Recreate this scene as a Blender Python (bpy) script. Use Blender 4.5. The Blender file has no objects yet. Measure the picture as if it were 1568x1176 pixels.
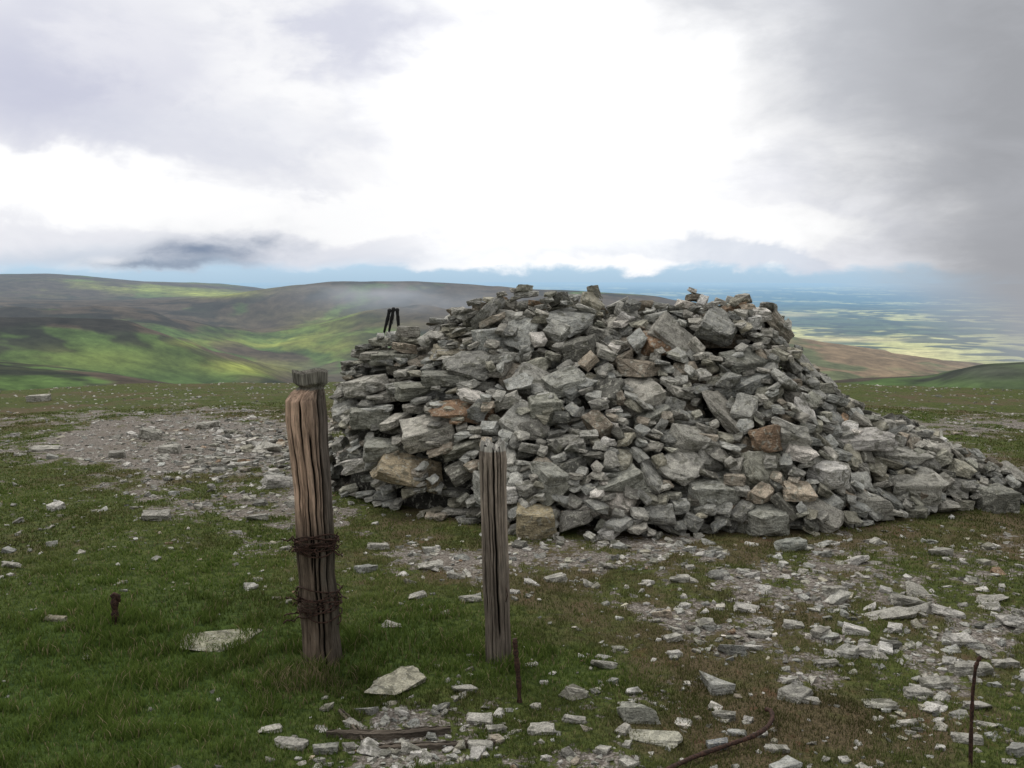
import bpy, bmesh, math, random
import numpy as np
from mathutils import Vector, Matrix, noise as mnoise
random.seed(7); RNG=np.random.default_rng(11)
scene=bpy.context.scene
PI=math.pi
# ------------------------------------------------------------ view calibration helpers
F=1539.0; CX=784.0; CY=588.0; PITCH=math.radians(6.6); EYE=1.6
cp,sp=math.cos(PITCH),math.sin(PITCH)
def px_dir(x,y):
    x=np.asarray(x,float); y=np.asarray(y,float)
    u=CY-y
    return (x-CX), cp*F+sp*u, -sp*F+cp*u
def px_ae(x,y):
    dx,dy,dz=px_dir(x,y)
    return np.arctan2(dx,dy), np.arctan2(dz,np.hypot(dx,dy))
def proj(x,y,z):
    z=z-EYE
    f=y*cp-z*sp; u=y*sp+z*cp
    f=np.where(f<0.05,0.05,f)
    return CX+F*x/f, CY-F*u/f
# ------------------------------------------------------------ numpy noise
def _h(ix,iy,s):
    n=(ix.astype(np.int64)*374761393+iy.astype(np.int64)*668265263+s*1442695041)&0x7fffffff
    n=((n^(n>>13))*1274126177)&0x7fffffff
    n=(n^(n>>16))&0xffff
    return n/65535.0
def vn(x,y,s=0):
    x=np.asarray(x,float);y=np.asarray(y,float)
    ix=np.floor(x);iy=np.floor(y);fx=x-ix;fy=y-iy
    fx=fx*fx*(3-2*fx);fy=fy*fy*(3-2*fy)
    a=_h(ix,iy,s);b=_h(ix+1,iy,s);c=_h(ix,iy+1,s);d=_h(ix+1,iy+1,s)
    return (a*(1-fx)+b*fx)*(1-fy)+(c*(1-fx)+d*fx)*fy
def fbm(x,y,s=0,o=4):
    r=0;a=0.5;t=0
    for i in range(o):
        r=r+a*(vn(x,y,s+i*17)*2-1);t+=a;a*=.5
        x,y=x*2.03+y*0.3+5.1,y*2.03-x*0.3+3.7
    return r/t
def sst(a,b,x):
    t=np.clip((x-a)/(b-a),0,1);return t*t*(3-2*t)
def gauss(x,y,cx,cy,sx,sy): return np.exp(-((x-cx)/sx)**2-((y-cy)/sy)**2)
def lin(r,g,b):
    return tuple((c/255/12.92 if c/255<=0.04045 else ((c/255+0.055)/1.055)**2.4) for c in (r,g,b))
# ------------------------------------------------------------ ground height
def gz(x,y):
    x=np.asarray(x,float);y=np.asarray(y,float)
    d=np.hypot(x,y)
    a=0.0019
    z=np.where(d<60,-a*d*d,-a*3600-2*a*60*(d-60))
    z=z+0.045*fbm(x/1.3,y/1.3,3,3)*sst(0,3,d)+0.012*fbm(x/.22,y/.22,9,2)+0.16*fbm(x/6,y/6,5,3)*sst(8,22,d)
    return z
def px_ground(x,y):
    dx,dy,dz=[float(v) for v in px_dir(x,y)]
    t=1.5/(-dz)
    for i in range(30):
        t=(float(gz(dx*t,dy*t))-EYE)/dz
    return dx*t,dy*t,EYE+dz*t
# ------------------------------------------------------------ cover masks
def masks(x,y,z):
    px,py=proj(x,y,z)
    n1=fbm(x/.75,y/.75,21,4); n2=fbm(x/.16,y/.16,31,3); n3=fbm(x/2.2,y/2.2,41,3)
    lush=1.1*gauss(px,py,230,1000,330,110)+0.9*gauss(px,py,60,1120,400,110)+.55*gauss(px,py,620,975,130,60)+.45*gauss(px,py,840,1030,120,40)
    lush=lush*(1-.8*gauss(px,py,620,1110,120,45))
    g=0.68+0.75*lush
    g=g-0.80*gauss(px,py,310,680,260,50)-.30*gauss(px,py,420,780,160,36)
    g=g-0.60*gauss(px,py,760,850,260,30)-.12*gauss(px,py,1250,885,200,40)-.16*gauss(px,py,950,940,200,36)-.14*gauss(px,py,1480,960,120,60)
    g=g-.24*gauss(px,py,1420,650,240,30)-.45*gauss(px,py,600,1130,110,40)-.10*gauss(px,py,1180,990,130,50)
    g=g+.25*gauss(px,py,1470,820,160,28)+.30*sst(650,600,py)+.15*gauss(px,py,1000,1110,500,40)+.25*gauss(px,py,60,740,120,60)
    g=g+.40*n1+.46*n2+.12*n3
    br=0.36+.5*fbm(x/.9,y/.9,77,3)+.22*gauss(px,py,1350,860,500,120)+.3*gauss(px,py,1200,1120,400,60)+.35*gauss(px,py,220,1140,150,35)-.5*np.clip(lush,0,1)
    return np.clip(g,0,1),np.clip(br,0,1),np.clip(lush,0,1),px,py
# ------------------------------------------------------------ node helpers
def newmat(name):
    m=bpy.data.materials.new(name);m.use_nodes=True
    nt=m.node_tree;nt.nodes.clear();return m,nt
class G:
    def __init__(s,nt): s.nt=nt
    def _in(s,sock,v):
        if isinstance(v,bpy.types.NodeSocket): s.nt.links.new(v,sock)
        elif v is not None:
            try: sock.default_value=v
            except Exception:
                sock.default_value=(v[0],v[1],v[2],1.0) if len(v)==3 else v[:3]
    def n(s,t,**k):
        nd=s.nt.nodes.new(t)
        for a,b in k.items(): setattr(nd,a,b)
        return nd
    def m(s,op,a,b=None,c=None,clamp=False):
        nd=s.n('ShaderNodeMath',operation=op,use_clamp=clamp)
        s._in(nd.inputs[0],a)
        if b is not None:s._in(nd.inputs[1],b)
        if c is not None:s._in(nd.inputs[2],c)
        return nd.outputs[0]
    def mix(s,f,a,b,blend='MIX'):
        nd=s.n('ShaderNodeMix',data_type='RGBA',blend_type=blend)
        s._in(nd.inputs[0],f)
        for i,v in ((6,a),(7,b)):
            if isinstance(v,(tuple,list)): v=tuple(v)[:3]+(1.0,)
            s._in(nd.inputs[i],v)
        return nd.outputs[2]
    def ss(s,x,a,b):
        nd=s.n('ShaderNodeMapRange',interpolation_type='SMOOTHSTEP')
        s._in(nd.inputs[0],x);nd.inputs[1].default_value=a;nd.inputs[2].default_value=b
        return nd.outputs[0]
    def mr(s,x,a,b,c,d):
        nd=s.n('ShaderNodeMapRange')
        s._in(nd.inputs[0],x)
        for i,v in enumerate((a,b,c,d)): nd.inputs[i+1].default_value=v
        return nd.outputs[0]
    def attr(s,name): return s.n('ShaderNodeAttribute',attribute_name=name)
    def noise(s,vec,scale,detail=4,rough=.55,dist=0):
        nd=s.n('ShaderNodeTexNoise')
        if vec is not None:s._in(nd.inputs['Vector'],vec)
        nd.inputs['Scale'].default_value=scale;nd.inputs['Detail'].default_value=detail
        nd.inputs['Roughness'].default_value=rough;nd.inputs['Distortion'].default_value=dist
        return nd.outputs[0]
    def vor(s,vec,scale,feature='F1'):
        nd=s.n('ShaderNodeTexVoronoi',feature=feature)
        s._in(nd.inputs['Vector'],vec);nd.inputs['Scale'].default_value=scale
        return nd
    def vmul(s,v,t):
        nd=s.n('ShaderNodeVectorMath',operation='MULTIPLY');s._in(nd.inputs[0],v);nd.inputs[1].default_value=t
        return nd.outputs[0]
    def bump(s,h,strength,dist,normal=None):
        nd=s.n('ShaderNodeBump');s._in(nd.inputs['Height'],h)
        nd.inputs['Strength'].default_value=strength;nd.inputs['Distance'].default_value=dist
        if normal is not None:s._in(nd.inputs['Normal'],normal)
        return nd.outputs[0]
    def grey(s,f):
        cc=s.n('ShaderNodeCombineColor')
        for i in range(3): s._in(cc.inputs[i],f)
        return cc.outputs[0]
    def pbsdf(s,col,rough=.9,normal=None,spec=.25,metal=0):
        nd=s.n('ShaderNodeBsdfPrincipled');s._in(nd.inputs['Base Color'],col if not isinstance(col,tuple) else tuple(col)[:3]+(1,))
        s._in(nd.inputs['Roughness'],rough);nd.inputs['Specular IOR Level'].default_value=spec
        nd.inputs['Metallic'].default_value=metal
        if normal is not None:s._in(nd.inputs['Normal'],normal)
        return nd.outputs[0]
    def out(s,sh):
        o=s.n('ShaderNodeOutputMaterial');s.nt.links.new(sh,o.inputs[0])
def geopos(g): return g.n('ShaderNodeNewGeometry').outputs['Position']
# ------------------------------------------------------------ mesh helper
def mesh_np(name,V,Fc,nper,mat=None,smooth=False,attrs=None):
    me=bpy.data.meshes.new(name)
    V=np.asarray(V,np.float32);Fc=np.asarray(Fc,np.int32)
    me.vertices.add(len(V));me.vertices.foreach_set('co',V.ravel())
    nf=len(Fc)
    me.loops.add(nf*nper);me.loops.foreach_set('vertex_index',Fc.ravel())
    me.polygons.add(nf);me.polygons.foreach_set('loop_start',np.arange(nf,dtype=np.int32)*nper)
    try: me.polygons.foreach_set('loop_total',np.full(nf,nper,dtype=np.int32))
    except Exception: pass
    me.polygons.foreach_set('use_smooth',np.full(nf,smooth,dtype=bool))
    me.update(calc_edges=True)
    if attrs:
        for k,(ty,arr) in attrs.items():
            a=me.attributes.new(k,ty,'POINT')
            arr=np.asarray(arr,np.float32)
            if ty=='FLOAT_COLOR':
                if arr.shape[1]==3: arr=np.concatenate([arr,np.ones((len(arr),1),np.float32)],1)
                a.data.foreach_set('color',arr.ravel())
            elif ty=='FLOAT_VECTOR': a.data.foreach_set('vector',arr.ravel())
            else: a.data.foreach_set('value',arr.ravel())
    ob=bpy.data.objects.new(name,me);scene.collection.objects.link(ob)
    if mat:me.materials.append(mat)
    return ob
def grid_faces(na,nr,wrap=False):
    i=np.arange(nr-1)[:,None]*na
    j=np.arange(na if wrap else na-1)[None,:]
    j2=(j+1)%na
    a=(i+j);b=(i+j2);c=(i+na+j2);d=(i+na+j)
    return np.stack([a,b,c,d],-1).reshape(-1,4)
# ============================================================ MATERIALS
def rock_mat(name):
    m,nt=newmat(name);g=G(nt)
    col=g.attr('rcol').outputs['Color'];lc=g.attr('lco').outputs['Vector']
    band=g.noise(g.vmul(lc,(3,3,16)),1.6,5,.6,.4)
    n1=g.noise(lc,9,6,.65);n2=g.noise(lc,38,4,.6);n3=g.noise(lc,4.5,5,.6,.5)
    f=g.mr(band,.3,.7,.5,1.5)
    f=g.m('MULTIPLY',f,g.mr(n2,.3,.7,.6,1.4))
    c=g.mix(1.0,col,g.grey(f),'MULTIPLY')
    c=g.mix(g.m('MULTIPLY',g.ss(n1,.55,.61),.65),c,(.50,.49,.42))       # pale lichen
    c=g.mix(g.m('MULTIPLY',g.ss(n3,.55,.62),.6),c,(.080,.080,.056))    # dark lichen
    h=g.m('ADD',g.m('MULTIPLY',band,1.0),g.m('ADD',g.m('MULTIPLY',n2,.45),g.m('MULTIPLY',n1,1.0)))
    nrm=g.bump(h,1.0,.024)
    g.out(g.pbsdf(c,.88,nrm,.15));return m
M_ROCK=rock_mat('stone')
def ground_mat():
    m,nt=newmat('ground_cover');g=G(nt);P=geopos(g)
    gm=g.attr('gm').outputs['Color'];sep=g.n('ShaderNodeSeparateColor');g._in(sep.inputs[0],gm)
    gr,br,lu=sep.outputs[0],sep.outputs[1],sep.outputs[2]
    na=g.noise(P,5,5,.6);nb=g.noise(P,26,5,.65);nc=g.noise(P,110,3,.6);nd=g.noise(P,1.3,4,.6)
    green=g.mix(g.ss(nb,.35,.65),(.038,.056,.014),(.110,.130,.036))
    lush=g.mix(g.ss(nb,.35,.65),(.028,.052,.011),(.072,.115,.024))
    green=g.mix(lu,green,lush)
    brown=g.mix(g.ss(nc,.3,.7),(.066,.052,.030),(.165,.128,.074))
    veg=g.mix(g.ss(g.m('ADD',br,g.m('MULTIPLY',g.m('SUBTRACT',na,.5),1.2)),.30,.75),green,brown)
    red=g.ss(g.noise(P,7,4,.6,.6),.58,.67)
    veg=g.mix(g.m('MULTIPLY',red,g.m('MULTIPLY',br,.7)),veg,(.12,.055,.032))
    v1=g.vor(P,48);v2=g.vor(P,95)
    s1=g.n('ShaderNodeSeparateColor');g._in(s1.inputs[0],v1.outputs['Color'])
    s2=g.n('ShaderNodeSeparateColor');g._in(s2.inputs[0],v2.outputs['Color'])
    st=g.mix(s1.outputs[0],(.14,.125,.108),(.44,.40,.36))
    st2=g.mix(s2.outputs[0],(.13,.118,.10),(.40,.36,.325))
    st=g.mix(g.ss(v1.outputs['Distance'],.45,.62),st,st2)
    st=g.mix(g.m('MULTIPLY',g.ss(v2.outputs['Distance'],.35,.7),.6),st,(.09,.074,.056))
    st=g.mix(g.ss(nd,.5,.7),st,g.mix(.5,st,(.17,.14,.105)))
    e=g.m('ADD',gr,g.m('ADD',g.m('MULTIPLY',g.m('SUBTRACT',nb,.5),1.3),g.m('MULTIPLY',g.m('SUBTRACT',na,.5),.7)))
    k=g.ss(e,.36,.50)
    c=g.mix(k,st,veg)
    hs=g.m('MULTIPLY',g.m('SUBTRACT',1,v1.outputs['Distance']),g.m('SUBTRACT',1,k))
    h=g.m('ADD',hs,g.m('ADD',g.m('MULTIPLY',nb,1.4),g.m('MULTIPLY',nc,.8)))
    g.out(g.pbsdf(c,.95,g.bump(h,.9,.02),.12));return m
M_GROUND=ground_mat()
def grass_mat():
    m,nt=newmat('grass_blades');g=G(nt)
    c=g.attr('bcol').outputs['Color']
    d=g.n('ShaderNodeBsdfDiffuse');g._in(d.inputs[0],c)
    t=g.n('ShaderNodeBsdfTranslucent');g._in(t.inputs[0],c)
    mx=g.n('ShaderNodeMixShader');mx.inputs[0].default_value=.3
    nt.links.new(d.outputs[0],mx.inputs[1]);nt.links.new(t.outputs[0],mx.inputs[2])
    g.out(mx.outputs[0]);return m
M_GRASS=grass_mat()
def hill_mat():
    m,nt=newmat('moorland_hills');g=G(nt);P=geopos(g)
    c=g.attr('hcol').outputs['Color'];hz=g.attr('hz').outputs['Color'];hf=g.attr('hf').outputs['Fac']
    n=g.noise(P,.009,6,.7);n2=g.noise(P,.0022,6,.72)
    f=g.m('MULTIPLY',g.mr(n,.3,.7,.5,1.5),g.mr(n2,.3,.7,.6,1.4))
    c=g.mix(1.0,c,g.grey(f),'MULTIPLY')
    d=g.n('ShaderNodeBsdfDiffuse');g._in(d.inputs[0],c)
    e=g.n('ShaderNodeEmission');g._in(e.inputs[0],hz)  # aerial haze painted on the terrain as emission, baked per vertex
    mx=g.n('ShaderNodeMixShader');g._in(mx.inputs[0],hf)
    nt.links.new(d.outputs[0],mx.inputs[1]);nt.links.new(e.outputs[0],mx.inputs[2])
    g.out(mx.outputs[0]);return m
M_HILL=hill_mat()
def wood_mat():
    m,nt=newmat('weathered_timber');g=G(nt)
    lc=g.attr('lco').outputs['Vector'];cr=g.attr('crack').outputs['Fac'];tone=g.attr('tone').outputs['Color']
    v=g.vmul(lc,(1,1,.045))
    n1=g.noise(v,65,6,.7,.2);n2=g.noise(v,190,4,.6);n3=g.noise(g.vmul(lc,(1,1,.3)),16,5,.65)
    f=g.m('MULTIPLY',g.mr(n1,.3,.7,.35,1.6),g.mr(n3,.3,.7,.6,1.4))
    c=g.mix(1.0,tone,g.grey(f),'MULTIPLY')
    c=g.mix(g.m('MULTIPLY',g.ss(n2,.52,.60),.6),c,g.mix(.7,c,(.02,.016,.012)))
    c=g.mix(g.m('MULTIPLY',g.ss(n3,.55,.66),.5),c,(.12,.112,.095))
    c=g.mix(g.ss(cr,.15,.7),c,(.010,.008,.006))
    h=g.m('ADD',n1,g.m('MULTIPLY',n2,.7))
    g.out(g.pbsdf(c,.9,g.bump(h,1.0,.010),.12));return m
M_WOOD=wood_mat()
def rust_mat():
    m,nt=newmat('rusted_iron');g=G(nt);P=geopos(g)
    n=g.noise(P,120,5,.6)
    c=g.mix(g.ss(n,.35,.65),(.024,.017,.014),(.085,.045,.033))
    g.out(g.pbsdf(c,.8,g.bump(n,.6,.003),.2,.1));return m
M_RUST=rust_mat()
def plain(name,c,r):
    m,nt=newmat(name);g=G(nt);n=g.noise(geopos(g),200,2,.5)
    g.out(g.pbsdf(g.mix(n,tuple(x*.8 for x in c),tuple(x*1.2 for x in c)),r));return m
M_GRIP=plain('grip_foam',(.02,.02,.022),.8);M_SHAFT=plain('pole_shaft',(.10,.10,.11),.4)
# ============================================================ GROUND SHEET
def angles(dense,lim,coarse):
    a=np.arange(-lim,lim,dense)
    b=np.arange(lim,360-lim,coarse)
    return np.radians(np.concatenate([a,b]))
az=angles(.12,40,2.0);na=len(az)
r=np.concatenate([[.02,.5,1.0,1.5],np.exp(np.linspace(np.log(2.0),np.log(45),430)),np.exp(np.linspace(np.log(46.5),np.log(320),40))])
R_,A_=np.meshgrid(r,az,indexing='ij')
X=(R_*np.sin(A_)).ravel();Y=(R_*np.cos(A_)).ravel();Z=gz(X,Y)
g_,b_,l_,_,_=masks(X,Y,Z)
ground=mesh_np('ground',np.stack([X,Y,Z],1),grid_faces(na,len(r),True)[:,::-1],4,M_GROUND,True,{'gm':('FLOAT_COLOR',np.stack([g_,b_,l_],1))})
# ============================================================ HILLS / LOWLAND SHEET
rings=[
 (250,None,-60),(900,None,-205),(2300,None,-430),
 (3300,[(-300,585),(400,600),(900,610),(1300,590),(1420,585),(1500,562),(1568,556),(1800,548)],None),
 (4300,[(-300,535),(0,552),(100,560),(200,575),(300,594),(500,602),(900,600),(1250,583),(1400,581),(1568,590),(1800,595)],None),
 (5200,[(-300,470),(0,488),(110,492),(200,498),(270,520),(340,545),(450,585),(520,592),(640,570),(900,570),(1200,556),(1400,572),(1568,590),(1800,590)],None),
 (6200,[(-300,510),(0,522),(230,530),(330,545),(430,556),(480,566),(600,545),(900,520),(1200,520),(1330,540),(1568,575),(1800,575)],None),
 (7600,[(-300,468),(0,470),(130,466),(230,474),(330,500),(400,512),(480,500),(560,478),(640,470),(760,488),(900,490),(1130,505),(1300,553),(1800,560)],None),
 (8600,[(-300,478),(0,480),(200,482),(330,506),(430,500),(560,492),(700,484),(900,490),(1130,505),(1300,549),(1800,555)],None),
 (10000,[(-300,455),(0,462),(120,461),(250,460),(330,452),(390,443),(450,435),(520,429),(620,430),(700,434),(800,440),(860,444),(1000,455),(1100,475),(1200,515),(1250,533),(1800,541)],None),
 (12000,[(-300,450),(0,455),(200,456),(400,455),(600,455),(900,470),(1100,495),(1230,519),(1800,519)],None),
 (14500,[(-300,425),(-100,422),(0,420),(60,418),(140,423),(210,431),(300,435),(380,442),(450,452),(600,470),(900,496),(1100,500),(1800,500)],None),
 (20000,[(-300,440),(270,436),(330,433),(380,440),(500,470),(900,475),(1800,475.5)],None),
 (30000,None,-860),(45000,None,-870),(62000,None,-890)]
az2=angles(.10,36,3.0);n2=len(az2)
Zr=[];Dr=[]
azs=np.where(az2>PI,az2-2*PI,az2)
for d,pts,zc in rings:
    if pts is None: Zr.append(np.full(n2,float(zc)))
    else:
        pa,pe=px_ae([p[0] for p in pts],[p[1] for p in pts])
        Zr.append(EYE+d*np.tan(np.interp(azs,pa,pe)))
    Dr.append(math.log(d))
Zr=np.array(Zr);Dr=np.array(Dr)
k=np.hanning(19);k/=k.sum()
for i in range(len(Zr)):
    q=np.convolve(np.pad(Zr[i],9,'edge'),k,'valid');Zr[i]=q
sl=np.zeros_like(Zr);dl=np.diff(Zr,axis=0)/np.diff(Dr)[:,None]
sl[1:-1]=np.where(dl[1:]*dl[:-1]>0,2*dl[1:]*dl[:-1]/(dl[1:]+dl[:-1]+1e-9),0)
rr=np.exp(np.concatenate([np.linspace(math.log(250),math.log(3000),30)[:-1],np.linspace(math.log(3000),math.log(22000),360)[:-1],np.linspace(math.log(22000),math.log(62000),60)]))
idx=np.clip(np.searchsorted(Dr,np.log(rr),side='right')-1,0,len(Dr)-2)
L=np.log(rr);h=(Dr[idx+1]-Dr[idx])[:,None];t=((L-Dr[idx])[:,None]/h)
ZZ=((2*t**3-3*t**2+1)*Zr[idx]+(t**3-2*t**2+t)*h*sl[idx]+(-2*t**3+3*t**2)*Zr[idx+1]+(t**3-t**2)*h*sl[idx+1])
R2,A2=np.meshgrid(rr,az2,indexing='ij')
HX=R2*np.sin(A2);HY=R2*np.cos(A2)
rel=sst(-800,-500,ZZ)
gul=np.abs(fbm(HX/1000+.25*fbm(HX/500,HY/500,55,2),HY/1300,51,4))
crestflat=(1-.75*sst(9000,9800,R2))
ZZ=ZZ+rel*(30*fbm(HX/1500,HY/1500,50,5)-110*(0.22-np.minimum(gul,.3))*sst(3000,4500,R2)*crestflat*sst(3900,4300,R2)+14*fbm(HX/350,HY/350,54,3)*crestflat)
ZZ=ZZ+(1-rel)*8*fbm(HX/2500,HY/2500,52,3)
HPX,HPY=proj(HX.ravel(),HY.ravel(),ZZ.ravel())
x_,y_,d_=HX.ravel(),HY.ravel(),R2.ravel()
inb=np.abs(np.where(A2>PI,A2-2*PI,A2)).ravel()<.75
n1=fbm(x_/700,y_/900,60,5);n2_=fbm(x_/2600,y_/2600,61,4);n3=fbm(x_/250,y_/250,62,4)
def C(r_,g_,b_): return np.array(lin(r_,g_,b_))[None,:]
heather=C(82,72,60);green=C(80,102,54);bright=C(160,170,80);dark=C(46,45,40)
def mixn(a,b,f): return a*(1-f[:,None])+b*f[:,None]
gu=gul.ravel()
gsel=n1*1.2+.5*n2_-.04+.9*(.14-gu)+.5*gauss(HPX,HPY,170,555,210,30)+.45*gauss(HPX,HPY,480,525,110,36)-.6*gauss(HPX,HPY,60,480,260,24)-.40*gauss(HPX,HPY,620,460,330,40)
col=mixn(np.repeat(heather,len(x_),0),green,sst(-.10,.14,gsel))
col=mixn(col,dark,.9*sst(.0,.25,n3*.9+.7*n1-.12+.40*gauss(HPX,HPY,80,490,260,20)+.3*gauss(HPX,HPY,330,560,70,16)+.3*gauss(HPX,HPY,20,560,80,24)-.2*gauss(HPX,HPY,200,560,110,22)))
sun=1.1*gauss(HPX,HPY,400,562,75,12)+.8*gauss(HPX,HPY,450,530,90,20)*sst(-.1,.15,n3+n1)+1.0*gauss(HPX,HPY,90,440,230,9)*sst(-.3,.2,n1+.1)+1.0*gauss(HPX,HPY,320,450,55,5)+.25*gauss(HPX,HPY,520,495,120,20)+.6*gauss(HPX,HPY,330,525,60,7)  # sunlit patches, sunlight painted into the hill colour
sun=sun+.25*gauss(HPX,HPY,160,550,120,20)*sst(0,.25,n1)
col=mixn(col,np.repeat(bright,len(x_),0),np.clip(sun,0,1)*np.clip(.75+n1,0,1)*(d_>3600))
fld=fbm(x_/900,y_/1500,70,3);fl2=fbm(x_/3500,y_/5000,71,3);fl3=fbm(x_/260,y_/420,72,2)
low=mixn(np.repeat(C(80,104,86),len(x_),0),C(205,206,140),sst(.05,.30,fld*.8+fl2*.9))
low=mixn(low,C(44,70,72),.9*sst(.03,.20,fl3+.3*fld))
lowf=sst(-560,-720,ZZ.ravel())
moor=mixn(np.repeat(C(132,114,90),len(x_),0),C(100,106,74),sst(-.1,.3,n3+n1))
rside=sst(1100,1200,HPX)
col=mixn(col,moor,rside*(1-lowf)*(d_>3800))
col=mixn(col,low,lowf)
col=mixn(col,C(225,214,160),np.clip(.9*gauss(HPX,HPY,1330,550,110,6)+.8*gauss(HPX,HPY,1290,520,90,4)+.6*gauss(HPX,HPY,1400,540,60,5)+.7*gauss(HPX,HPY,1210,482,40,3),0,1)*lowf)
col=mixn(col,C(66,70,58),gauss(HPX,HPY,1530,570,130,20)*(d_<4200))
hf=1-np.exp(-np.maximum(d_-1500,0)/np.where(lowf>.5,19000,24000))  # painted haze amount, growing with distance from the viewpoint
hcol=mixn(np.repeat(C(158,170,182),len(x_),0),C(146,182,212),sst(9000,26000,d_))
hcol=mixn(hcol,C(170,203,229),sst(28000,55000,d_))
mist=.62*gauss(HPX,HPY,560,442,110,20)*np.clip(.7+1.2*fbm(x_/900,y_/900,80,4),0,1)+.4*gauss(HPX,HPY,640,465,130,18)*np.clip(.6+1.4*fbm(x_/800,y_/800,81,4),0,1)  # mist wisps painted onto the hill surface through the haze emission
cur=sst(-150,200,HPX-(1370+(HPY-415)*1.25)+60*fbm(HPX/120,HPY/60,82,3))*.98  # grey curtain on the right, painted over the terrain as haze
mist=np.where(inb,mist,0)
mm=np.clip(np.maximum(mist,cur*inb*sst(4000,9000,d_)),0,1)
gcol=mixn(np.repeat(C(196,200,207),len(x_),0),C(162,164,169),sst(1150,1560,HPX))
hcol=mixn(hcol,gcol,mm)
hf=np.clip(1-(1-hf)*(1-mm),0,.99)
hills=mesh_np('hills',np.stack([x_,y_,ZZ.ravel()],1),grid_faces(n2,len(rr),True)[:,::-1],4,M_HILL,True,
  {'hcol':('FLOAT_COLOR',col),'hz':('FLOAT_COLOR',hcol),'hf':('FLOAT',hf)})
# ============================================================ ROCK VARIANTS
def rock_variant(seed,detail):
    rd=random.Random(seed);bm=bmesh.new()
    blocky=seed%2==0
    for sx in(-1,1):
        for sy in(-1,1):
            for sz in(-1,1):
                if rd.random()<(.16 if blocky else .36): continue
                j=lambda:1-rd.random()*(.38 if blocky else .5)
                bm.verts.new((sx*j(),sy*j(),sz*(1-rd.random()*(.25 if blocky else .4))))
    for i in range(rd.randint(5,9)):
        a=rd.random()*2*PI;zz=rd.uniform(-.9,.9);q=rd.uniform(.8,1.12)
        bm.verts.new((math.cos(a)*q,math.sin(a)*q,zz))
    bmesh.ops.convex_hull(bm,input=bm.verts[:],use_existing_faces=False)
    loose=[v for v in bm.verts if not v.link_faces]
    bmesh.ops.delete(bm,geom=loose,context='VERTS')
    bmesh.ops.dissolve_limit(bm,angle_limit=.12,verts=bm.verts[:],edges=bm.edges[:])
    bmesh.ops.recalc_face_normals(bm,faces=bm.faces[:])
    PL=[(f.normal.copy(),f.normal.dot(f.verts[0].co)) for f in bm.faces]
    pl=np.array([[n.x,n.y,n.z,d] for n,d in PL])
    if detail>0:
        bmesh.ops.bevel(bm,geom=bm.edges[:],offset=.06,segments=1,affect='EDGES',profile=.6)
        bmesh.ops.triangulate(bm,faces=bm.faces[:])
        if detail>1:
            long=[e for e in bm.edges if e.calc_length()>.24]
            bmesh.ops.subdivide_edges(bm,edges=long,cuts=2 if detail>2 else 1,use_grid_fill=True)
            bmesh.ops.triangulate(bm,faces=bm.faces[:])
        o=Vector((seed*3.1,seed*1.7,0))
        for v in bm.verts:
            p=Vector((v.co.x*1.0,v.co.y*1.0,v.co.z*.8))
            nn=mnoise.noise(p*1.9+o)*.15+mnoise.noise(p*5.5+o)*.07
            if detail>1: nn+=(abs(mnoise.noise(Vector((p.x*1.3,p.y*1.3,p.z*7))+o))-.2)*.10
            d=v.co.normalized();v.co+=d*nn
    bmesh.ops.triangulate(bm,faces=bm.faces[:])
    bm.verts.index_update()
    V=np.array([v.co[:] for v in bm.verts]);Fc=np.array([[v.index for v in f.verts] for f in bm.faces])
    bm.free();return V,Fc,pl
BIG=[rock_variant(100+i,3) for i in range(26)]
MID=[rock_variant(200+i,2) for i in range(16)]
SML=[rock_variant(300+i,0) for i in range(16)]
def rotz(a): c,s=math.cos(a),math.sin(a);return np.array([[c,-s,0],[s,c,0],[0,0,1.]])
def align(n):
    n=np.asarray(n,float);n=n/np.linalg.norm(n);z=np.array([0,0,1.])
    v=np.cross(z,n);c=n[2];K=np.array([[0,-v[2],v[1]],[v[2],0,-v[0]],[-v[1],v[0],0]])
    return np.eye(3)+K+K@K/(1+c)
class Pile:
    def __init__(s): s.V=[];s.F=[];s.C=[];s.L=[];s.n=0
    def add(s,var,R,S,T,col):
        V,Fc,_=var
        W=(V*S)@R.T+T
        s.V.append(W);s.F.append(Fc+s.n);s.n+=len(V)
        s.C.append(np.repeat(np.array(col)[None,:],len(V),0))
        s.L.append(V*S*3.2+RNG.random(3)*40)
    def build(s,name,mat):
        return mesh_np(name,np.concatenate(s.V),np.concatenate(s.F),3,mat,False,
            {'rcol':('FLOAT_COLOR',np.concatenate(s.C)),'lco':('FLOAT_VECTOR',np.concatenate(s.L))})
def rock_col(light=1.0):
    u=RNG.random();b=RNG.uniform(.19,.48)*light
    if u<.70: c=np.array([1.02,1,.90])*b
    elif u<.84: c=np.array([1.04,1,.81])*b*.95
    elif u<.91: c=np.array([1.13,.98,.78])*b*.9
    elif u<.925: c=np.array([.32,.22,.145])*RNG.uniform(.8,1.1)
    elif u<.96: c=np.array([.64,.61,.56])
    else: c=np.array([.15,.145,.125])
    t=RNG.uniform(-.035,.035)
    return c*np.array([1+t,1,1-t])
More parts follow.
